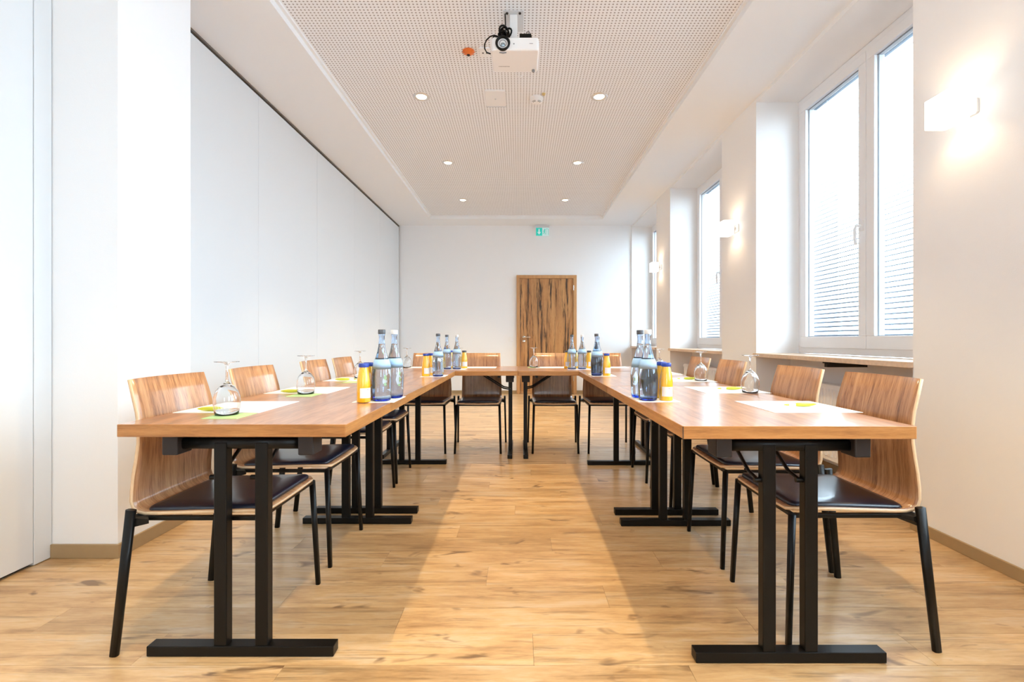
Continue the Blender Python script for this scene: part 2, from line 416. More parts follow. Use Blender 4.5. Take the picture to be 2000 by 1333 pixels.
# left side: column, partition panels and track
struct(MB().box(-2.45, -1.815, 2.107, 2.573, 0, ZC).build('trim_1', 'wall'))            # projecting pier
struct(MB().box(-2.11, -1.803, 2.095, 2.107, 0, .062).box(-1.815, -1.803, 2.107, 2.573, 0, .062).build('baseboard_left', 'base', bevel=.002))
wl = MB(); wl.box(-2.45, -2.30, YF, YB, 0, 3.3)
wl = struct(wl.build('wall_left', 'wall'))
ys = [2.575]+[3.915+1.133*i for i in range(-0, 5)]
ys = [2.575, 3.915, 5.05, 6.185, 7.32, 8.455, 8.497]
for a, bb in zip(ys, ys[1:]):
    MB().box(-2.29, -2.19, a+.0015, bb-.0015, .012, 3.036).build('partition_panel', 'panel', wl, bevel=.0015, seg=1)
ys = [2.105, 2.025, .89, -.245, -1.38, -2.515, YF]
for a, bb in zip(ys[1:], ys):
    MB().box(-2.29, -2.11, a+.0015, bb-.0015, .014 if bb < 2.1 else .003, 3.036).build('partition_panel', 'panel', wl, bevel=.0015, seg=1)
MB().box(-2.295, -2.20, YF, YB, .001, .02).box(-2.295, -2.13, YF, 2.03, .001, .02).build('floor_gap', 'dark', wl)  # dark strips filling the gap under the partition panels
MB().box(-2.30, -2.20, YF, YB, 3.03, 3.05).box(-2.30, -2.12, YF, 2.1, 3.03, 3.05).build('shadow_gap', 'dark', wl)
tr = MB(); tr.box(-2.30, -2.183, 2.574, YB, 3.05, ZC+.001); tr.box(-2.30, -2.10, YF, 2.1, 3.05, ZC+.001)
struct(tr.build('trim_2', 'track'))
struct(MB().box(-2.19, -2.178, 8.478, 8.499, 0, 3.05).build('trim_3', 'alu'))

# right wall: piers, parapets, header
r = MB()
edges = [YF]+[q for n_ in NICHES for q in n_]+[YB]
for a, bb in zip(edges[0::2], edges[1::2]): r.box(WX, 2.75, a, bb, 0, 3.3)
for a, bb in NICHES:
    r.box(2.34, 2.75, a, bb, 0, .838); r.box(WX, 2.75, a, bb, 3.035, 3.3)
wr = struct(r.build('wall_right', 'wallr'))
for a, bb in zip(edges[0::2], edges[1::2]):
    if bb-a > .1: struct(MB().box(WX-.012, WX, a-.004, bb+.006, 0, .055).build('baseboard_right', 'base', bevel=.002))
for a, bb in NICHES: struct(MB().box(2.328, 2.34, a, bb, 0, .055).build('baseboard_right', 'base'))

def window(i, a, bb, blind):
    yc = (a+bb)/2; W = bb-a; z0, z1 = .872, 3.033
    t = thing('window_%d' % i, (GX, yc, 0)); t['kind'] = 'structure'
    fr = MB(); o = .055
    fr.box(0, .075, -W/2, W/2, z0, z0+o); fr.box(0, .075, -W/2, W/2, z1-o, z1)
    fr.box(0, .075, -W/2, -W/2+o, z0+o, z1-o); fr.box(0, .075, W/2-o, W/2, z0+o, z1-o)
    fr.build('window_frame', 'pvc', t, bevel=.004)
    s0, s1 = z0+o-.008, z1-o+.008; st = .072
    for sgn in (-1, 1):
        ya, yb = (-W/2+o-.008, -.002) if sgn < 0 else (.002, W/2-o+.008)
        sb = MB()
        sb.box(-.014, .06, ya, yb, s0, s0+st+.02); sb.box(-.014, .06, ya, yb, s1-st, s1)
        sb.box(-.014, .06, ya, ya+st, s0+st+.02, s1-st); sb.box(-.014, .06, yb-st, yb, s0+st+.02, s1-st)
        so = sb.build('sash', 'pvc', t, bevel=.005)
        MB().box(.02, .032, ya+st-.006, yb-st+.006, s0+st+.01, s1-st+.006).build('pane', 'pane', so)
        sl = MB(); g0, g1, y0, y1 = s0+st+.02, s1-st, ya+st, yb-st
        for q in ((y0, y1, g0, g0+.004), (y0, y1, g1-.004, g1), (y0, y0+.004, g0, g1), (y1-.004, y1, g0, g1)):
            sl.box(.012, .02, *q)
        sl.build('seal', 'rubber', so)
    hd = MB(); hd.box(-.026, -.014, -.015, .015, -.035, .035)
    hd.tube([(-.02, 0, 0), (-.055, 0, .0), (-.062, .004, -.02), (-.058, .01, -.07), (-.05, .014, -.13)], .010)
    hd.build('window_handle', 'pvc', t, (0, .035, 1.78))
    MB().box(-.395, -.002, -W/2-.003, W/2+.003, .838, ZS).build('window_sill', 'stone', t, bevel=.003)
    if i == 3:
        MB().box(-.34, -.02, -.09, -.06, .80, .838).box(-.34, -.30, -.11, -.04, .825, .838).build('sill_bracket', 'plastic', t)
    MB().box(.075, .20, -W/2, W/2, .84, .862).build('outer_sill', 'alu', t)
    if blind:
        bl = thing('venetian_blind', (GX+.115, yc, 0), 0, blind, 'blind', 'venetian blinds outside the windows')
        th = math.radians(33); hw_ = .0135
        me = None; z = 1.02
        while z < 2.94:
            if me is None:
                m_ = MB(); n = 4
                pts = []
                for kk in range(n+1):
                    u = -1+2*kk/n; px = u*hw_; pz = .0022*(1-u*u)
                    pts.append((px*math.cos(th)-pz*math.sin(th), px*math.sin(th)+pz*math.cos(th)))
                vs = [(px, y_, pz) for y_ in (-W/2+.03, W/2-.03) for px, pz in pts]+[(px, y_, pz-.0006) for y_ in (-W/2+.03, W/2-.03) for px, pz in pts]
                fs = []
                for kk in range(n): fs.append((kk, kk+1, n+1+kk+1, n+1+kk)); fs.append((2*n+2+kk, 2*n+2+n+1+kk, 2*n+2+n+1+kk+1, 2*n+2+kk+1))
                m_.add(vs, fs); me = m_.mesh('slat', 'blind')
            so = bpy.data.objects.new('slat', me); C.objects.link(so); so.parent = bl; so.location = (0, 0, z); z += .036
        MB().box(-.014, .014, -W/2+.03, W/2-.03, .985, 1.0).build('bottom_rail', 'blind', bl)
        MB().box(-.02, .02, -W/2+.03, W/2-.03, 2.95, 3.0).build('head_rail', 'blind', bl)
        cd = MB()
        for yy in (-W/2+.2, 0, W/2-.2): cd.box(-.0008, .0008, yy-.0008, yy+.0008, .99, 2.96)
        cd.build('cord', 'white', bl)
    return t
BL = {2: 'grey venetian blind outside the window beside the nearest pier, largest in view',
      3: 'grey venetian blind outside the middle window, with foliage showing beyond it',
      4: 'grey venetian blind outside the farthest window by the end wall'}
for i, (a, bb) in enumerate(NICHES):
    window(i+1, a, bb, BL.get(i))

# radiators
def radiator(yc, ln, label):
    t = thing('radiator', (2.22, yc, 0), 0, label, 'radiator', 'radiators under the window sills')
    z0, z1 = .14, .67
    MB().box(-.052, -.048+.01, -ln/2, ln/2, z0, z1).build('front_panel', 'white', t, bevel=.004)
    fl_ = MB(); y_ = -ln/2+.02
    while y_ < ln/2-.02: fl_.box(-.058, -.050, y_, y_+.018, z0+.03, z1-.03); y_ += .034
    fl_.build('rib', 'white', t)['kind'] = 'stuff'
    MB().box(.038, .048, -ln/2, ln/2, z0, z1).build('rear_panel', 'white', t, bevel=.003)
    g = MB(); y_ = -ln/2+.01
    while y_ < ln/2-.01: g.box(-.045, .045, y_, y_+.006, z1-.004, z1+.002); y_ += .016
    g.build('top_grille', 'white', t)['kind'] = 'stuff'
    MB().box(-.052, .048, -ln/2-.004, -ln/2, z0, z1).box(-.052, .048, ln/2, ln/2+.004, z0, z1).build('side_cover', 'white', t)
    vv = MB(); vv.tube([(0, ln/2+.005, .64), (0, ln/2+.05, .64)], .012)
    vv.tube([(0, ln/2+.04, .64), (0, ln/2+.04, .0)], .008); vv.build('valve_pipe', 'steel', t)
    MB().lathe([(0, 0), (.022, 0), (.025, .01), (.025, .055), (.02, .065), (0, .065)], 20, axis='y').build('thermostat_knob', 'white', t, (0, ln/2+.062, .64))
    MB().lathe([(0, 0), (.027, 0), (.027, .012), (0, .012)], 20, axis='y').build('valve_collar', 'plastic', t, (0, ln/2+.048, .64))
    MB().box(-.02, .12, -ln/2+.15, -ln/2+.18, .0, z0+.002).box(-.02, .12, ln/2-.18, ln/2-.15, .0, z0+.002).build('floor_bracket', 'white', t)
radiator(3.18, 1.25, 'white panel radiator under the sill behind the two nearest right-hand chairs')
radiator(5.50, 1.25, 'white panel radiator under the middle window sill')
radiator(7.70, 1.2, 'white panel radiator under the farthest sill by the end wall')

# outside: light-bouncing pale ground and trees beyond the glass
struct(MB().box(2.75, 60, -30, 60, -.5, -.35).build('ground', 'bounce_ground'))
def tree(x, y, h, r, label, seed):
    rg = random.Random(seed); t = thing('tree', (x, y, -.35), 0, label, 'tree', 'trees outside the windows')
    tk = MB(); tk.bar((0, 0, 0), (.05, .1, h*.6), .26, .26, .12, .12, n=8)
    for k in range(7):
        a = rg.uniform(0, 2*PI); z = h*rg.uniform(.3, .6)
        tk.bar((.03, .05, z), (math.cos(a)*r*.7, math.sin(a)*r*.7, z+h*.25), .09, .09, .03, .03, n=6)
    tk.build('trunk', 'bark', t)
    lf = MB()
    for k in range(2600):
        while True:
            p = Vector((rg.uniform(-1, 1), rg.uniform(-1, 1), rg.uniform(-1, 1)))
            if p.length < 1: break
        p = Vector((p.x*r, p.y*r, h*.62+p.z*h*.4))
        u = Vector((rg.gauss(0, 1), rg.gauss(0, 1), rg.gauss(0, 1))).normalized(); v = u.orthogonal().normalized(); s_ = rg.uniform(.06, .13)
        q = u.cross(v)
        lf.add([p-u*s_, p+v*s_*.5+q*.01, p+u*s_, p-v*s_*.5+q*.01], [(0, 1, 2, 3)])
    lf.build('foliage', 'leaf', t)['kind'] = 'stuff'
tree(6.6, 15.6, 5.6, 1.5, 'leafy green tree seen through the middle window', 3)

# ------------------------------------------------------------------ ceiling fittings
def downlight(x, y, label):
    t = thing('downlight', (x, y, ZT), 0, label, 'ceiling light', 'round downlights in the perforated ceiling')
    MB().lathe([(.044, .0), (.052, -.007), (.070, -.005), (.074, .001)], 32).build('trim_ring', 'alu', t)
    MB().lathe([(0, -.004), (.030, -.0045), (.042, -.0035), (.045, .001)], 24).build('lamp', 'lamp', t)
    ld = bpy.data.lights.new('downlight_beam', 'SPOT'); ld.energy = DOWN; ld.color = (1, .76, .42)
    ld.spot_size = math.radians(80); ld.spot_blend = .5; ld.shadow_soft_size = .03
    lo = bpy.data.objects.new('downlight_beam', ld); C.objects.link(lo); lo.parent = t; lo.location = (0, 0, -.03)
DL = [(7.13, 'farthest'), (5.63, 'third-nearest'), (4.10, 'near')]
side = {-1: 'left', 1: 'right'}
for y_, w_ in ((7.13, 'in the row nearest the end wall'), (5.63, 'in the middle of the three visible rows'), (4.10, 'in the row level with the square access panel'),
               (2.57, 'outside the view above the near tables'), (1.04, 'outside the view above the camera'), (-.49, 'outside the view behind the camera'), (-2.0, 'far behind the camera')):
    for sx, x_ in ((-1, -.86), (1, .705)):
        downlight(x_, y_, 'round glowing downlight %s, %s side' % (w_, side[sx]))

def sconce(y, label):
    t = thing('wall_sconce', (WX, y, 2.03), 0, label, 'wall light', 'glowing wall sconces on the window piers')
    MB().prism(rrect(-.035, .035, -.05, .05, .01), 0, .012).build('wall_plate', 'alu', t).rotation_euler = (0, -PI/2, 0)
    MB().tube([(-.012, 0, 0), (-.06, 0, 0)], .012).build('arm', 'alu', t)
    s_ = MB(); o = rrect(-.15, -.05, -.065, .065, .012); i_ = rrect(-.144, -.056, -.059, .059, .008); n = len(o)
    vs = [(x, y2, z) for z in (-.065, .065) for x, y2 in o]+[(x, y2, z) for z in (-.065, .065) for x, y2 in i_]; fs = []
    for k in range(n):
        j = (k+1) % n
        fs += [(k, j, n+j, n+k), (2*n+k, 3*n+k, 3*n+j, 2*n+j), (k, 2*n+k, 2*n+j, j), (n+k, n+j, 3*n+j, 3*n+k)]
    s_.add(vs, fs); s_.build('glass_shade', 'shade', t)
    ld = bpy.data.lights.new('sconce_bulb', 'POINT'); ld.energy = SCONCE; ld.color = (1, .66, .36); ld.shadow_soft_size = .03
    lo = bpy.data.objects.new('sconce_bulb', ld); C.objects.link(lo); lo.parent = t; lo.location = (-.10, 0, 0)
sconce(2.12, 'blown-out glowing sconce on the nearest window pier')
sconce(4.38, 'square white glowing sconce on the middle window pier')
sconce(6.72, 'small white glowing sconce on the farthest window pier')
sconce(-.2, 'glowing sconce on the pier behind the camera')

# exit sign
t = thing('exit_sign', ((1059-1014)/910*8.5, YB-.05, 0), 0, 'green and white emergency exit sign hanging high above the wooden door', 'sign')
zt = ZC-.002
MB().box(-.125, .125, -.03, .05, zt-.045, zt).build('housing', 'mount', t, bevel=.004)
pz0, pz1 = zt-.195, zt-.045
MB().box(-.118, .118, -.004, .004, pz0, pz1).build('panel', 'signw', t)
MB().box(-.116, -.002, -.006, -.004, pz0+.004, pz1-.004).build('green_field', 'signg', t)
zm = (pz0+pz1)/2
ar = MB(); ax = -.059
ar.add([(ax-.011, -.0075, zm+.052), (ax+.011, -.0075, zm+.052), (ax+.011, -.0075, zm-.005), (ax+.034, -.0075, zm-.005), (ax, -.0075, zm-.052), (ax-.034, -.0075, zm-.005), (ax-.011, -.0075, zm-.005)], [tuple(range(7))])
ar.build('arrow', 'signw', t)
dr = MB(); dx = .085; y_ = -.0055
for q in ((dx-.022, dx-.016, zm-.055, zm+.055), (dx+.016, dx+.022, zm-.055, zm+.055), (dx-.016, dx+.016, zm+.049, zm+.055)): dr.box(q[0], q[1], y_, -.004, q[2], q[3])
rx = .035
def rod(a, b_, w_): dr.bar((a[0], y_, a[1]), (b_[0], y_, b_[1]), w_, .0015)
dr.lathe([(0, -.0015), (.010, -.0015), (.010, 0), (0, 0)], 12, axis='y')
for v_i in range(len(dr.v)-12*2-2, len(dr.v)):
    vx, vy, vz = dr.v[v_i]; dr.v[v_i] = (vx+rx+.008, vy-.004, vz+zm+.042)
rod((rx+.003, zm+.03), (rx-.004, zm-.005), .018); rod((rx-.004, zm-.005), (rx+.016, zm-.022), .009); rod((rx+.016, zm-.022), (rx+.010, zm-.05), .008)
rod((rx-.004, zm-.005), (rx-.010, zm-.03), .009); rod((rx-.010, zm-.03), (rx-.03, zm-.042), .008); rod((rx+.003, zm+.024), (rx+.022, zm+.008), .007); rod((rx+.002, zm+.024), (rx-.016, zm+.012), .007)
dr.build('running_figure_and_doorway', 'signg', t)

# access panel, smoke detector, small plates
def cpos(px, py): D = 910*2.14/(664-py); return (px-1014)/910*D, D
x, y = cpos(968, 191)
t = thing('access_panel', (x, y, ZT), 0, 'square white access panel in the perforated ceiling behind the projector', 'ceiling panel')
MB().box(-.088, .088, -.13, .13, -.012, 0).build('cover', 'white', t, bevel=.002)
MB().box(-.092, .092, .13, .134, -.018, 0).build('edge_strip', 'mount', t)
MB().lathe([(0, -.016), (.008, -.015), (.009, -.012)], 12).build('screw', 'mount', t)
x, y = cpos(1048, 192)
t = thing('smoke_detector', (x, y, ZT), 0, 'round white smoke detector beside the square ceiling panel', 'smoke detector')
MB().lathe([(0, -.045), (.03, -.045), (.05, -.034), (.055, -.012), (.06, -.010), (.06, 0)], 32).build('housing', 'white', t)
for s_ in (-1, 1):
    sl = MB()
    for rr in (.034, .042):
        pts = [(rr*math.sin(a)*1, -rr*math.cos(a), -.0445+(rr-.03)*.55) for a in [s_*(.25+.22*k) for k in range(5)]]
        sl.tube(pts, .0022, 6)
    sl.build('vent_slot', 'plastic', t)
x, y = cpos(1062, 183)
o = MB().lathe([(0, -.014), (.012, -.013), (.016, 0)], 16).build('indicator_cap', 'orange', None, loc=(x, y, ZT)); o.data.materials[0] = plain('yellowed_plastic', (.62, .48, .20), .5)
tag(o, 'tiny yellowish cap on the ceiling right behind the smoke detector', 'cap')
x, y = cpos(915, 100)
t = thing('ceiling_sprinkler', (x, y, ZT), 0, 'orange-red round fitting on the ceiling left of the projector', 'fitting')
MB().lathe([(0, -.030), (.014, -.028), (.030, -.016), (.042, -.004), (.043, 0)], 24).build('rosette', 'orange', t)
pet = MB()
for k in range(10):
    a = 2*PI*k/10; pet.bar((math.cos(a)*.022, math.sin(a)*.022, -.018), (math.cos(a)*.05, math.sin(a)*.05, -.006), .012, .004, .004, .002, up=(0, 0, 1))
pet.build('tab', 'orange', t)['kind'] = 'stuff'
MB().lathe([(0, -.036), (.010, -.034), (.013, -.027)], 12).build('centre', 'plastic', t)
x, y = cpos(947, 101)
t = thing('ceiling_socket', (x, y, ZT), 0, 'small cream socket plate on the ceiling beside the projector cable', 'socket')
MB().box(-.04, .04, -.055, .055, -.010, 0).build('plate', 'wallr', t, bevel=.002)
MB().lathe([(0, -.0115), (.006, -.0115), (.006, -.010)], 10, -.014).lathe([(0, -.0115), (.006, -.0115), (.006, -.010)], 10, .014).build('contact_hole', 'plastic', t)

# projector
PY = 2.93; PXL, PXR = (959-1014)/910*PY, (1053-1014)/910*PY; PZB = .985+566/910*PY
t = thing('projector', ((PXL+PXR)/2, PY, ZT), 0, 'white ceiling-mounted projector with round black lens and loose black cables', 'projector')
hwp = (PXR-PXL)/2; zb = PZB-ZT; zt_ = zb+.083; DP = .245
body = MB(); body.prism(rrect(-hwp, hwp, 0, DP, .02), zb, zt_)
bo = body.build('body', 'white', t, bevel=.010, seg=3)
lx = (982-1014)/910*PY-(PXL+PXR)/2; lz = .985+(664-85)/910*PY-ZT
MB().lathe([(.044, .01), (.047, -.006), (.041, -.012), (.036, -.010), (.030, .006), (.020, .012), (0, .012)], 32, axis='y').build('lens_barrel', 'black', t, (lx, -.002, lz))
MB().lathe([(0, -.006), (.008, -.005), (.014, -.001), (.016, .006)], 24, axis='y').build('lens', 'lensr', t, (lx, 0, lz-.008))
MB().lathe([(.019, .002), (.021, -.001), (.023, .001), (.023, .006)], 32, axis='y').build('focus_ring', 'rubber', t, (lx, -.004, lz))
MB().tube([(-.022, 0, 0), (0, -.002, -.005), (.022, 0, 0)], .004, 8).build('focus_slot', 'rubber', t, (lx, .022, zb-.001))
MB().lathe([(0, -.002), (.004, -.002), (.004, .002)], 10, axis='y').build('sensor', 'rubber', t, (lx+.07, .0, lz-.002))
MB().box(-.011, .011, -.0008, .001, -.002, .002).build('front_mark', 'ink', t, (hwp-.05, .0, lz-.0))
lg = MB()
for k in range(9): lg.box(-.034+k*.0082, -.034+k*.0082+.005, -.004, .003+(k % 3)*.001, -.0006, 0)
lg.build('underside_print', 'ink', t, (lx+.002, .175, zb))
vn = MB()
for k in range(6): vn.box(-.001, .002, .06+k*.02, .07+k*.02, zb+.02, zb+.065)
vn.build('side_vent', 'rubber', t, (hwp-.001, 0, 0))
MB().lathe([(0, -.012), (.010, -.012), (.010, 0), (0, 0)], 14).build('foot', 'rubber', t, (hwp-.03, DP-.03, zb))
mt = MB(); mxo = (1003-1014)/910*3.08-(PXL+PXR)/2
mt.box(mxo-.066, mxo+.066, .09, .30, -.006, 0)
mt.build('ceiling_plate', 'mount', t, bevel=.003)
MB().lathe([(0, -.012), (.008, -.012), (.009, -.006)], 12, mxo-.042, .112).lathe([(0, -.012), (.008, -.012), (.009, -.006)], 12, mxo+.042, .112).build('bolt', 'plastic', t)
MB().box(mxo-.025, mxo+.025, .125, .175, zt_-.003, -.004).build('mount_post', 'white', t, bevel=.004)
MB().box(mxo-.09, mxo+.05, .08, .2, zt_-.002, zt_+.012).build('mount_bracket', 'mount', t, bevel=.002)
cb = MB(); rg = random.Random(4)
for k in range(10):
    cx, cz = mxo-.056+rg.uniform(-.016, .016), zt_+.05+rg.uniform(-.02, .02)
    pts = []; ph = rg.uniform(0, 6); A = rg.uniform(.018, .034); B = rg.uniform(.022, .04)
    for q in range(17):
        a = 2*PI*q/16; pts.append((cx+A*math.cos(a+ph), .05+.03*math.sin(a*1+k)+k*.006, cz+B*math.sin(a+ph)))
    cb.tube(pts, .0062, 6)
cb.tube([(mxo-.045, .06, zt_+.04), (mxo-.05, .09, zt_+.12), (mxo-.055, .12, -.005)], .004, 6)
cb.build('cable_bundle', 'black', t)
lp = MB(); ex = -hwp
lp.tube([(mxo-.08, .05, zt_+.03), (ex+.045, .04, zt_+.028), (ex+.02, .03, zt_+.03), (ex-.008, .03, zt_+.022), (ex-.03, .03, zt_), (ex-.043, .03, zt_-.03), (ex-.042, .03, zt_-.055), (ex-.028, .03, zt_-.08), (ex-.004, .03, zt_-.088)], .0045, 8)
lp.tube([(ex+.01, .05, zt_+.02), (ex+.012, .05, zt_+.035), (ex+.03, .05, zt_+.035), (ex+.05, .05, zt_+.015), (ex+.02, .05, zt_+.008)], .004, 6)
lp.build('cable_loop', 'black', t)
ad = MB(); ad.box(mxo+.040, mxo+.112, .005, .045, zt_, zt_+.024); ad.tube([(mxo+.08, .03, zt_+.02), (mxo+.085, .03, zt_+.05), (mxo+.10, .03, zt_+.052), (mxo+.112, .03, zt_+.035), (mxo+.118, .03, zt_+.004)], .0025, 6)
ad.build('cable_plug', 'black', t)
lp = MB(); lp.tube([(.0, DP+.01, zb+.04), (.005, DP+.02, zb-.005), (.03, DP+.03, zb-.02), (.055, DP+.02, zb-.004), (.06, DP+.01, zb+.04)], .0025, 6)
lp.build('white_cable', 'white', t)

# ------------------------------------------------------------------ tables
TH = .73; TT = .038
def make_table(L_, W_, name, f0, f1, mat):
    """long axis = local Y (0..L_), width = local X centred; leg frames at f0 and f1 (near faces of the feet)"""
    t = thing(name)
    tm = MB(); tm.prism(rrect(-W_/2, W_/2, .001, L_-.001, .002, 1), TH-TT, TH, 0, 1)
    tm.build('table_top', [mat, 'edge'], t, bevel=.0015, seg=1)
    MB().box(-W_/2+.04, W_/2-.04, f0+.1, f0+.12, TH-TT-.02, TH-TT+.001).build('stiffener', 'black', t)
    MB().box(-W_/2+.04, W_/2-.04, f1-.08, f1-.06, TH-TT-.02, TH-TT+.001).build('stiffener', 'black', t)
    for y0, dr_ in ((f0, 1), (f1, -1)):
        yc = y0+.02
        fo = MB(); pr = [(-.290, 0), (-.290, .020), (-.278, .031), (.278, .031), (.290, .020), (.290, 0)]
        pr = [(-.290, .002), (-.290, .031), (.290, .031), (.290, .002)]
        fo.box(-.290, .290, y0, y0+.04, .0015, .033)
        fo.box(-.285, -.235, y0+.004, y0+.036, 0, .004); fo.box(.235, .285, y0+.004, y0+.036, 0, .004)
        fo.build('foot', 'black', t, bevel=.003)
        for s_ in (-1, 1):
            MB().box(s_*.064-.020, s_*.064+.020, yc-.016, yc+.016, .031, .665).build('upright', 'black', t, bevel=.003)
            MB().box(s_*.209-.024, s_*.209+.024, y0-.012, y0+.055, TH-TT-.063, TH-TT).build('bracket', 'plastic', t, bevel=.004)
            br = MB(); xs = s_*.064-.028
            br.tube([(xs, yc, .553), (xs, yc+dr_*.06, .565), (xs, yc+dr_*.25, .685)], .006, 8); br.tube([(xs-.012, yc, .553), (xs+.02, yc, .553)], .008, 8)
            br.build('brace_rod', 'black', t)
        MB().bar((-.19, yc, .660), (.19, yc, .660), .034, .028, n=12, up=(0, 1, 0), rnd=.6).build('crossbar', 'black', t)
        MB().box(-.19, .19, yc+.012, yc+.020, .672, TH-TT).build('hinge_plate', 'black', t)
    return t
LT = 1.19
XL, XR = -.866, .8273
ta = make_table(LT, .69, 'folding_table', .044, LT-.105, 'top')
tb = copy_tree(ta); tc_ = copy_tree(ta); td = copy_tree(ta)
gT = 'folding conference tables'
ta.location = (XL, 1.40, 0); tag(ta, 'oak-topped folding table nearest the camera on the left', 'table', gT)
tb.location = (XL, 1.40+LT, 0); tag(tb, 'oak-topped folding table second in the left row, meeting the end row', 'table', gT)
tc_.location = (XR, 1.371, 0); tag(tc_, 'oak-topped folding table nearest the camera on the right, shiny in window light', 'table', gT)
td.location = (XR, 1.371+LT+.004, 0); tag(td, 'oak-topped folding table second in the right row, meeting the end row', 'table', gT)
MB().box(-.3454, -.3436, .0002, .0026, TH-TT+.001, TH-.001).build('corner_joint', 'dark', tc_)
te = make_table(1.19, .695, 'folding_table', .045, 1.19-.085, 'top')
tf = copy_tree(te)
te.rotation_euler = (0, 0, PI/2); te.location = (-.012, 3.785+.3475, 0); tag(te, 'left folding table of the crosswise end row', 'table', gT)
tf.rotation_euler = (0, 0, -PI/2); tf.location = (-.010, 3.785+.3475, 0); tag(tf, 'right folding table of the crosswise end row, in front of the door', 'table', gT)

# ------------------------------------------------------------------ chairs
def make_chair():
    t = thing('stacking_chair')
    # plywood shell: profile from the seat front up into the backrest
    prof = [(-.215, .4300), (-.20, .4345), (-.17, .4365), (-.08, .4350), (.02, .4320), (.12, .4290), (.165, .4285), (.188, .4340), (.203, .4470), (.209, .466),
            (.209, .50), (.206, .55), (.200, .60), (.1955, .65), (.197, .70), (.205, .75), (.218, .80), (.234, .856)]
    nv = 14; vs = []; fs = []
    for i, (py, pz) in enumerate(prof):
        u = i/(len(prof)-1)
        wd = .190 if pz < .5 or py < .15 else .190-.012*(pz-.5)/.356
        if i == 0: wd = .165
        if i == 1: wd = .183
        if i == len(prof)-1: wd -= .002
        cv = 0 if pz < .47 else .026*min(1, (pz-.47)/.25)
        for k in range(nv+1):
            s_ = -1+2*k/nv
            vs.append((s_*wd, py+cv*(1-s_*s_)-cv*.25, pz-(.004*(1-s_*s_) if py < .15 else 0)))
    for i in range(len(prof)-1):
        for k in range(nv): q = i*(nv+1)+k; fs.append((q, q+1, q+nv+2, q+nv+1))
    me = MB().add(vs, fs, 0, True)
    sh = me.build('seat_shell', ['chair', 'ply'], t)
    so = sh.modifiers.new('thick', 'SOLIDIFY'); so.thickness = .010; so.offset = 0; so.material_offset_rim = 1; so.use_even_offset = True
    # cushion
    cu = MB(); n = 4; rings = [(.0, 0), (.0, .008), (.004, .013), (.014, .016), (.06, .0185)]
    out = [rrect(-.178+i_, .178-i_, -.200+i_, .172-i_*.5, max(.022-i_*.4, .004), 5) for i_, _ in rings]
    m = len(out[0]); vs = []; fs = []
    def seat_z(y): return .441-.0000*y-.020*max(0, (y+.2)/.37)*.45
    for (ins, zz), o_ in zip(rings, out):
        for px, py in o_: vs.append((px, py, seat_z(py)+zz-.003))
    for a in range(len(rings)-1):
        for k in range(m): fs.append((a*m+k, a*m+(k+1) % m, (a+1)*m+(k+1) % m, (a+1)*m+k))
    fs.append(tuple(range(m))[::-1]); fs.append(tuple(range((len(rings)-1)*m, len(rings)*m)))
    cu.add(vs, fs, 0, True); cu.build('seat_cushion', 'leather', t)
    # frame
    for s_ in (-1, 1):
        MB().bar((s_*.186, -.203, .418), (s_*.198, -.222, .0), .021, .021, .019, .017, n=12, rnd=.6).build('front_leg', 'black', t)
        MB().bar((s_*.220, .184, .452), (s_*.229, .229, .0), .018, .029, .017, .025, n=12, rnd=.6).build('rear_leg', 'black', t)
        rl = MB(); rl.box(s_*.186-.009, s_*.186+.009, -.212, .17, .408, .421)
        rl.build('side_rail', 'black', t, bevel=.002)
        bk = MB(); a0, a1 = (.178, .218) if s_ > 0 else (-.218, -.178)
        bk.add([(a0, .13, .421), (a0, .13, .408), (a0, .185, .395), (a0, .185, .425), (a1, .165, .421), (a1, .165, .408), (a1, .195, .385), (a1, .195, .428)],
               [(0, 1, 2, 3), (7, 6, 5, 4), (0, 4, 5, 1), (1, 5, 6, 2), (2, 6, 7, 3), (3, 7, 4, 0)])
        bk.build('corner_bracket', 'black', t)
    MB().box(-.19, .19, -.211, -.197, .410, .423).build('cross_rail', 'black', t, bevel=.002)
    MB().box(-.20, .20, .150, .164, .408, .420).build('cross_rail', 'black', t, bevel=.002)
    return t
gC = 'plywood stacking chairs around the tables'
chairs = [
 (-1.032, 1.68, PI/2, 'striped plywood chair with black cushion at the left row, nearest the camera'),
 (-1.040, 2.215, PI/2, 'second chair from the camera in the left row, pale sheen on its back'),
 (-1.055, 2.905, PI/2, 'third chair from the camera in the left row'),
 (-1.060, 3.385, PI/2, 'fourth and farthest chair in the left row'),
 (1.09, 1.70, -PI/2, 'striped plywood chair with blue-shining cushion at the right row, nearest the camera'),
 (1.095, 2.20, -PI/2, 'second chair from the camera in the right row, before the radiator valve'),
 (1.095, 2.885, -PI/2, 'third chair from the camera in the right row, behind an upturned glass'),
 (1.095, 3.395, -PI/2, 'fourth and farthest chair in the right row'),
 (-.836, 4.245, 0, 'leftmost chair behind the end row, seat partly hidden by the left tables'),
 (-.357, 4.245, 0, 'second chair from the left behind the end row, left of the central table legs'),
 (.314, 4.245, 0, 'second chair from the right behind the end row, in front of the door'),
 (.797, 4.245, 0, 'rightmost chair behind the end row'),
]
c0 = make_chair(); first = True
for x, y, rz, lab in chairs:
    q = c0 if first else copy_tree(c0)
    first = False
    q.location = (x, y, 0); q.rotation_euler = (0, 0, rz); tag(q, lab, 'chair', gC)

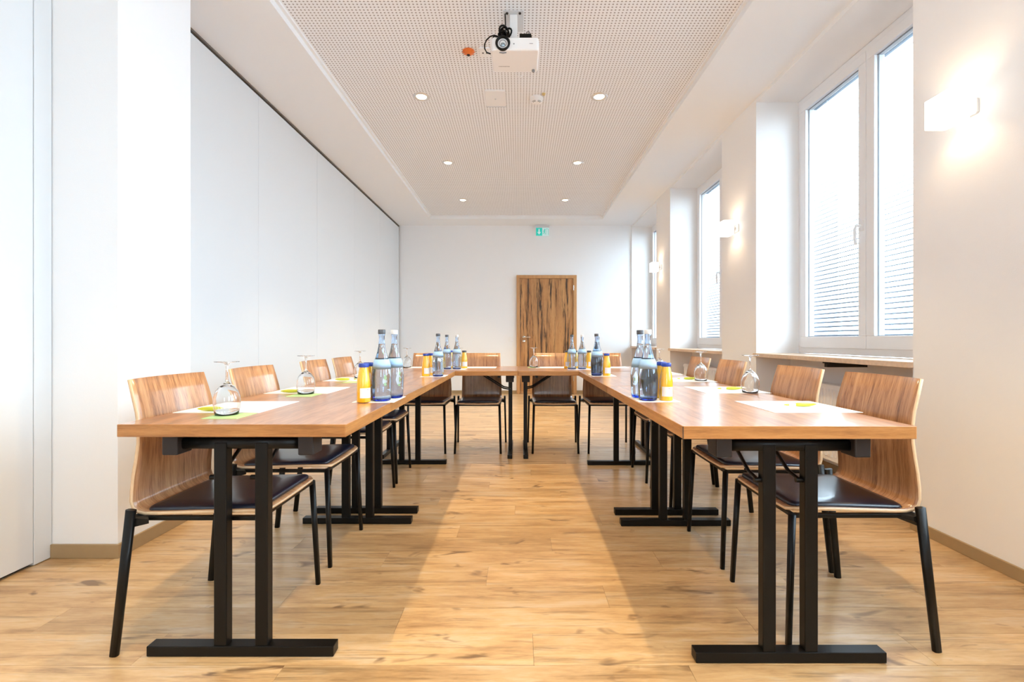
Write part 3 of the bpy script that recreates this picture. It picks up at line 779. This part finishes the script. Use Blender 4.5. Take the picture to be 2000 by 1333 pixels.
# ------------------------------------------------------------------ tableware
def make_water():
    t = thing('water_bottle')
    H = .292
    out = [(0, .004), (.020, .002), (.033, .0), (.0365, .004), (.038, .015), (.0395, .05), (.0410, .08), (.0405, .105), (.037, .135), (.031, .160), (.0245, .182), (.0180, .205), (.0135, .228), (.0118, .25), (.0118, .268), (.0135, .270), (.0135, .276), (.0120, .278), (.0120, H)]
    inn = [(r-.0024, z) for r, z in out[4:]]
    prof = out+[(.0096, H)]+inn[::-1][1:]+[(.030, .0095), (.02, .008), (0, .009)]
    MB().lathe(prof, 32).build('glass_body', 'bottle', t)
    lv = .236
    wp = [(0, .0086)]+[(.019, .0078), (.0298, .0093)]+[(r+.0004, z) for r, z in inn if z < lv]+[(.0104, lv), (0, lv-.0003)]
    MB().lathe(wp, 32).build('water', 'water', t)
    MB().lathe([(.0148, .277), (.0152, .279), (.0152, .293), (.0142, .2955), (0, .296)], 24).build('cap', 'greycap', t)
    MB().lathe([(.0376, .136), (.0388, .132), (.0345, .155), (.0298, .171), (.0287, .172)], 32).build('label', 'label', t)
    return t
def make_juice():
    t = thing('juice_bottle')
    MB().lathe([(0, .003), (.020, .001), (.026, 0), (.0275, .004), (.0275, .055), (.0265, .085), (.0230, .108), (.0190, .130), (.0168, .140), (.0168, .146)], 28).build('glass_body', 'juice', t)
    MB().lathe([(.0172, .141), (.0195, .1415), (.0202, .144), (.0202, .154), (.019, .1565), (0, .157)], 28).build('cap', 'bluecap', t)
    n = 28; lb = MB(); vs = []; fs = []; a0, a1 = -2.3, -.55
    for k in range(13):
        a = a0+(a1-a0)*k/12
        for z in (.018, .058): vs.append((.0279*math.cos(a), .0279*math.sin(a), z))
    for k in range(12): fs.append((2*k, 2*k+2, 2*k+3, 2*k+1))
    lb.add(vs, fs, 0, True); o = lb.build('label', 'labelj', t)
    tx = MB(); a = -1.3
    for k, (da, z0, z1) in enumerate(((0, .05, .0535), (.1, .05, .0535), (.2, .05, .0535), (0, .043, .0445), (.09, .043, .0445), (.18, .043, .0445), (.27, .043, .0445))):
        p0, p1 = a+da, a+da+.07; R = .0282
        tx.add([(R*math.cos(p0), R*math.sin(p0), z0), (R*math.cos(p1), R*math.sin(p1), z0), (R*math.cos(p1), R*math.sin(p1), z1), (R*math.cos(p0), R*math.sin(p0), z1)], [(0, 1, 2, 3)])
    tx.build('label_print', 'ink', o)
    return t
def make_glass():
    t = thing('wine_glass')
    o_ = [(.0350, 0), (.0385, .018), (.0410, .040), (.0395, .060), (.0330, .080), (.0220, .095), (.0110, .1035), (.0052, .111), (.0038, .122), (.0036, .150), (.0045, .166), (.010, .1735), (.024, .1765), (.0375, .1775)]
    top = [(.0378, .179), (.012, .1795), (0, .180)]
    inn = [(0, .099), (.009, .097), (.0205, .0905), (.0315, .0765), (.0382, .058), (.0398, .040), (.0373, .018), (.0338, 0)]
    MB().lathe([(0, .0995)]+inn[1:]+o_+top, 36).build('glass', 'glass', t)
    for ch in t.children: bpy.data.objects.remove(ch)
    bpy.data.objects.remove(t)
    m = MB().lathe([(0, .0995)]+inn[1:]+o_+top, 36).build('wine_glass', 'glass')
    return m
TZ = TH
proto = {'w': make_water(), 'j': make_juice()}
used = set()
def place(kind, x, y, label, cap=None, rz=0):
    if kind in used: o = copy_tree(proto[kind])
    else: o = proto[kind]; used.add(kind)
    o.location = (x, y, TZ+.002); o.rotation_euler = (0, 0, rz)
    if kind == 'w': tag(o, label, 'bottle', 'water bottles on the tables')
    else: tag(o, label, 'bottle', 'orange juice bottles on the tables')
    if cap:
        for ch in o.children:
            if ch.name.startswith('cap'):
                ch.data = ch.data.copy(); ch.data.materials[0] = M[cap]
    return o
# napkins under the bottle groups
def sheet(name, x, y, w_, d_, mat, label, cat, group, rz=0, z=TZ, h=.0016, loc_extra=0):
    o = MB().box(-w_/2, w_/2, -d_/2, d_/2, 0, h).build(name, mat, None, (x, y, z)); o.rotation_euler = (0, 0, rz)
    return tag(o, label, cat, group)
gN = 'white paper doilies under the bottle groups'
sheet('paper_doily', -.592, 1.985, .17, .20, 'paper', 'white square paper doily under the bottles on the nearest left table', 'napkin', gN)
sheet('paper_doily', .574, 2.0, .17, .20, 'paper', 'white square paper doily under the bottles on the nearest right table', 'napkin', gN)
sheet('paper_doily', -.595, 3.27, .17, .18, 'paper', 'white square paper doily under the bottles on the second left table', 'napkin', gN)
sheet('paper_doily', .592, 3.33, .17, .20, 'paper', 'white square paper doily under the bottles on the second right table', 'napkin', gN)
sheet('paper_doily', -.57, 4.07, .22, .22, 'paper', 'white square paper doily at the left end of the crosswise row', 'napkin', gN)
sheet('paper_doily', .52, 4.07, .20, .22, 'paper', 'white square paper doily at the right end of the crosswise row', 'napkin', gN)
place('w', -.572, 1.940, 'blue-tinted water bottle with dark cap, nearest on the left table')
place('w', -.548, 2.045, 'water bottle with pale cap just behind the nearest left bottle', 'whitecap')
place('j', -.632, 1.895, 'orange juice bottle with blue cap and white label, nearest on the left', rz=.5)
place('j', -.640, 1.975, 'blue-capped juice bottle half hidden behind the nearest left juice', rz=1.2)
place('w', .540, 1.955, 'bluish water bottle with pale cap, nearest on the right table', 'whitecap')
place('w', .533, 2.055, 'water bottle with dark cap just behind the nearest right bottle')
place('j', .615, 1.950, 'orange juice bottle with blue cap, nearest on the right', rz=-.2)
place('j', .622, 2.035, 'blue-capped juice bottle between water bottles and nearest right juice', rz=.4)
place('w', -.563, 3.235, 'dark-capped water bottle on the second left table, nearest of its cluster')
place('j', -.648, 3.235, 'juice bottle with blue cap beside the water bottle on the second left table', rz=.5)
place('j', -.635, 3.325, 'juice bottle peeking out behind another on the second left table', rz=.5)
place('w', -.624, 4.02, 'dark-capped water bottle at the left corner of the end row, left of a pale-capped one')
place('w', -.538, 4.02, 'pale-capped water bottle at the left corner where the end row begins', 'whitecap')
place('j', -.612, 4.15, 'juice bottle showing orange through a water bottle at the left corner', rz=.2)
place('j', -.488, 4.14, 'dark-capped juice bottle right of the water bottles at the left corner', 'greycap', .2)
place('w', .546, 3.29, 'dark-capped water bottle on the second right table, nearest of its cluster')
place('w', .572, 3.39, 'pale-capped water bottle close behind another on the second right table', 'whitecap')
place('j', .615, 3.275, 'juice bottle with blue cap on the second right table', rz=.1)
place('w', .455, 4.02, 'dark-capped water bottle on the end row in front of the door edge')
place('w', .545, 4.03, 'slim pale-capped water bottle at the right corner of the end row', 'whitecap')
place('j', .425, 4.14, 'juice bottle left behind the water bottle before the door', 'greycap', .1)
place('j', .500, 4.15, 'juice bottle right behind the water bottle before the door', 'greycap', .3)
place('j', .620, 4.13, 'juice bottle rightmost in the end row', 'greycap', .3)

# place settings: paper sheet, pen, green card, upturned glass
g0 = make_glass(); gu = [False]
def put_glass(x, y, lab, z=TZ+.0022):
    o = g0 if not gu[0] else g0.copy()
    if gu[0]: C.objects.link(o)
    gu[0] = True
    o.location = (x, y, z); tag(o, lab, 'glass', 'upturned wine glasses at the place settings')
def make_pen():
    t = thing('ballpoint_pen')
    def L_(p): return MB().lathe(p, 18)
    p = L_([(0, 0), (.002, .002), (.0055, .016), (.0075, .035), (.0078, .055), (.0066, .078), (.0048, .088), (0, .088)]).build('barrel', 'lime', t); p.rotation_euler = (0, PI/2, 0)
    g_ = L_([(0, .086), (.0046, .087), (.0050, .10), (.0042, .116), (0, .116)]).build('grip', 'white', t); g_.rotation_euler = (0, PI/2, 0)
    b_ = L_([(0, .115), (.0042, .116), (.003, .126), (.0012, .134), (0, .134)]).build('tip', 'lime', t); b_.rotation_euler = (0, PI/2, 0)
    return t
pen0 = make_pen(); pu = [False]
def put_pen(x, y, rz, lab):
    o = pen0 if not pu[0] else copy_tree(pen0); pu[0] = True
    o.location = (x, y, TZ+.0022+.0078); o.rotation_euler = (0, 0, rz); tag(o, lab, 'pen', 'lime green pens on the writing sheets')
gP = 'white writing sheets at the place settings'; gG = 'pale green coaster cards under the glasses'
def setting(side_, y, n, glass_xy, who, card=True):
    xc = -1.055 if side_ < 0 else 1.045
    sheet('writing_sheet', xc, y+.145, .30 if side_ < 0 else .31, .30, 'paper', 'white writing sheet at the %s' % who, 'paper', gP)
    if side_ < 0: put_pen(xc-.085, y+.025, .05, 'lime green fat pen on the sheet at the %s' % who)
    else: put_pen(xc+.085, y+.14, PI+.12, 'lime green fat pen on the sheet at the %s' % who)
    if card: sheet('coaster_card', glass_xy[0]+(.03 if side_ < 0 else -.0), glass_xy[1]-.005, .12, .13, 'green', 'pale green card under the glass at the %s' % who, 'coaster', gG, 0, TZ+.0017, .0012)
# left settings
setting(-1, 1.625, 0, (-.988, 1.578), 'nearest left seat', False)
sheet('coaster_card', -.965, 1.555, .115, .115, 'green', 'pale green card lying at the front edge by the nearest left glass', 'coaster', gG, 0, TZ, .0016)
put_glass(-.990, 1.578, 'upturned wine glass on the nearest left table')
setting(-1, 2.20, 1, (0, 0), 'second left seat', False)
sheet('coaster_card', -.985, 2.135, .115, .115, 'green', 'pale green card by the second left glass', 'coaster', gG, 0, TZ, .0016)
put_glass(-1.0, 2.185, 'second upturned wine glass on the left side, before the third chair', TZ+.0022)
setting(-1, 2.86, 2, (0, 0), 'third left seat', False)
sheet('coaster_card', -.985, 2.80, .115, .115, 'green', 'pale green card before the third left seat', 'coaster', gG, 0, TZ, .0016)
put_glass(-1.055, 3.09, 'third upturned wine glass on the left side')
setting(-1, 3.36, 3, (0, 0), 'fourth left seat', False)
put_glass(-1.03, 4.28, 'upturned wine glass at the far left corner of the end row', TZ)
# right settings
setting(1, 1.63, 0, (0, 0), 'nearest right seat', False)
setting(1, 2.22, 1, (0, 0), 'second right seat', False)
put_glass(1.108, 2.235, 'upturned wine glass on the right side between the first two sheets')
setting(1, 2.82, 2, (0, 0), 'third right seat', False)
put_glass(1.123, 2.88, 'upturned wine glass on the right side before the fourth chair')
setting(1, 3.38, 3, (0, 0), 'fourth right seat', False)
put_glass(1.09, 3.62, 'upturned wine glass on the right side seen beside the water bottle')
# end row sheets
for x, lab in ((-.85, 'white sheet before the leftmost end-row chair'), (-.36, 'white sheet before the end-row chair left of centre'),
               (.30, 'white sheet before the end-row chair in front of the door'), (.84, 'white sheet before the rightmost end-row chair')):
    sheet('writing_sheet', x, 4.27, .30, .21, 'paper', lab, 'paper', gP)
sheet('coaster_card', .135, 4.29, .11, .11, 'green', 'pale green card under the glass before the door', 'coaster', gG, 0, TZ, .0016)
put_glass(.135, 4.30, 'upturned wine glass on the end row in front of the door')
put_glass(-.56, 4.36, 'upturned wine glass behind the bottles at the left corner', TZ)
print('planks', npl)
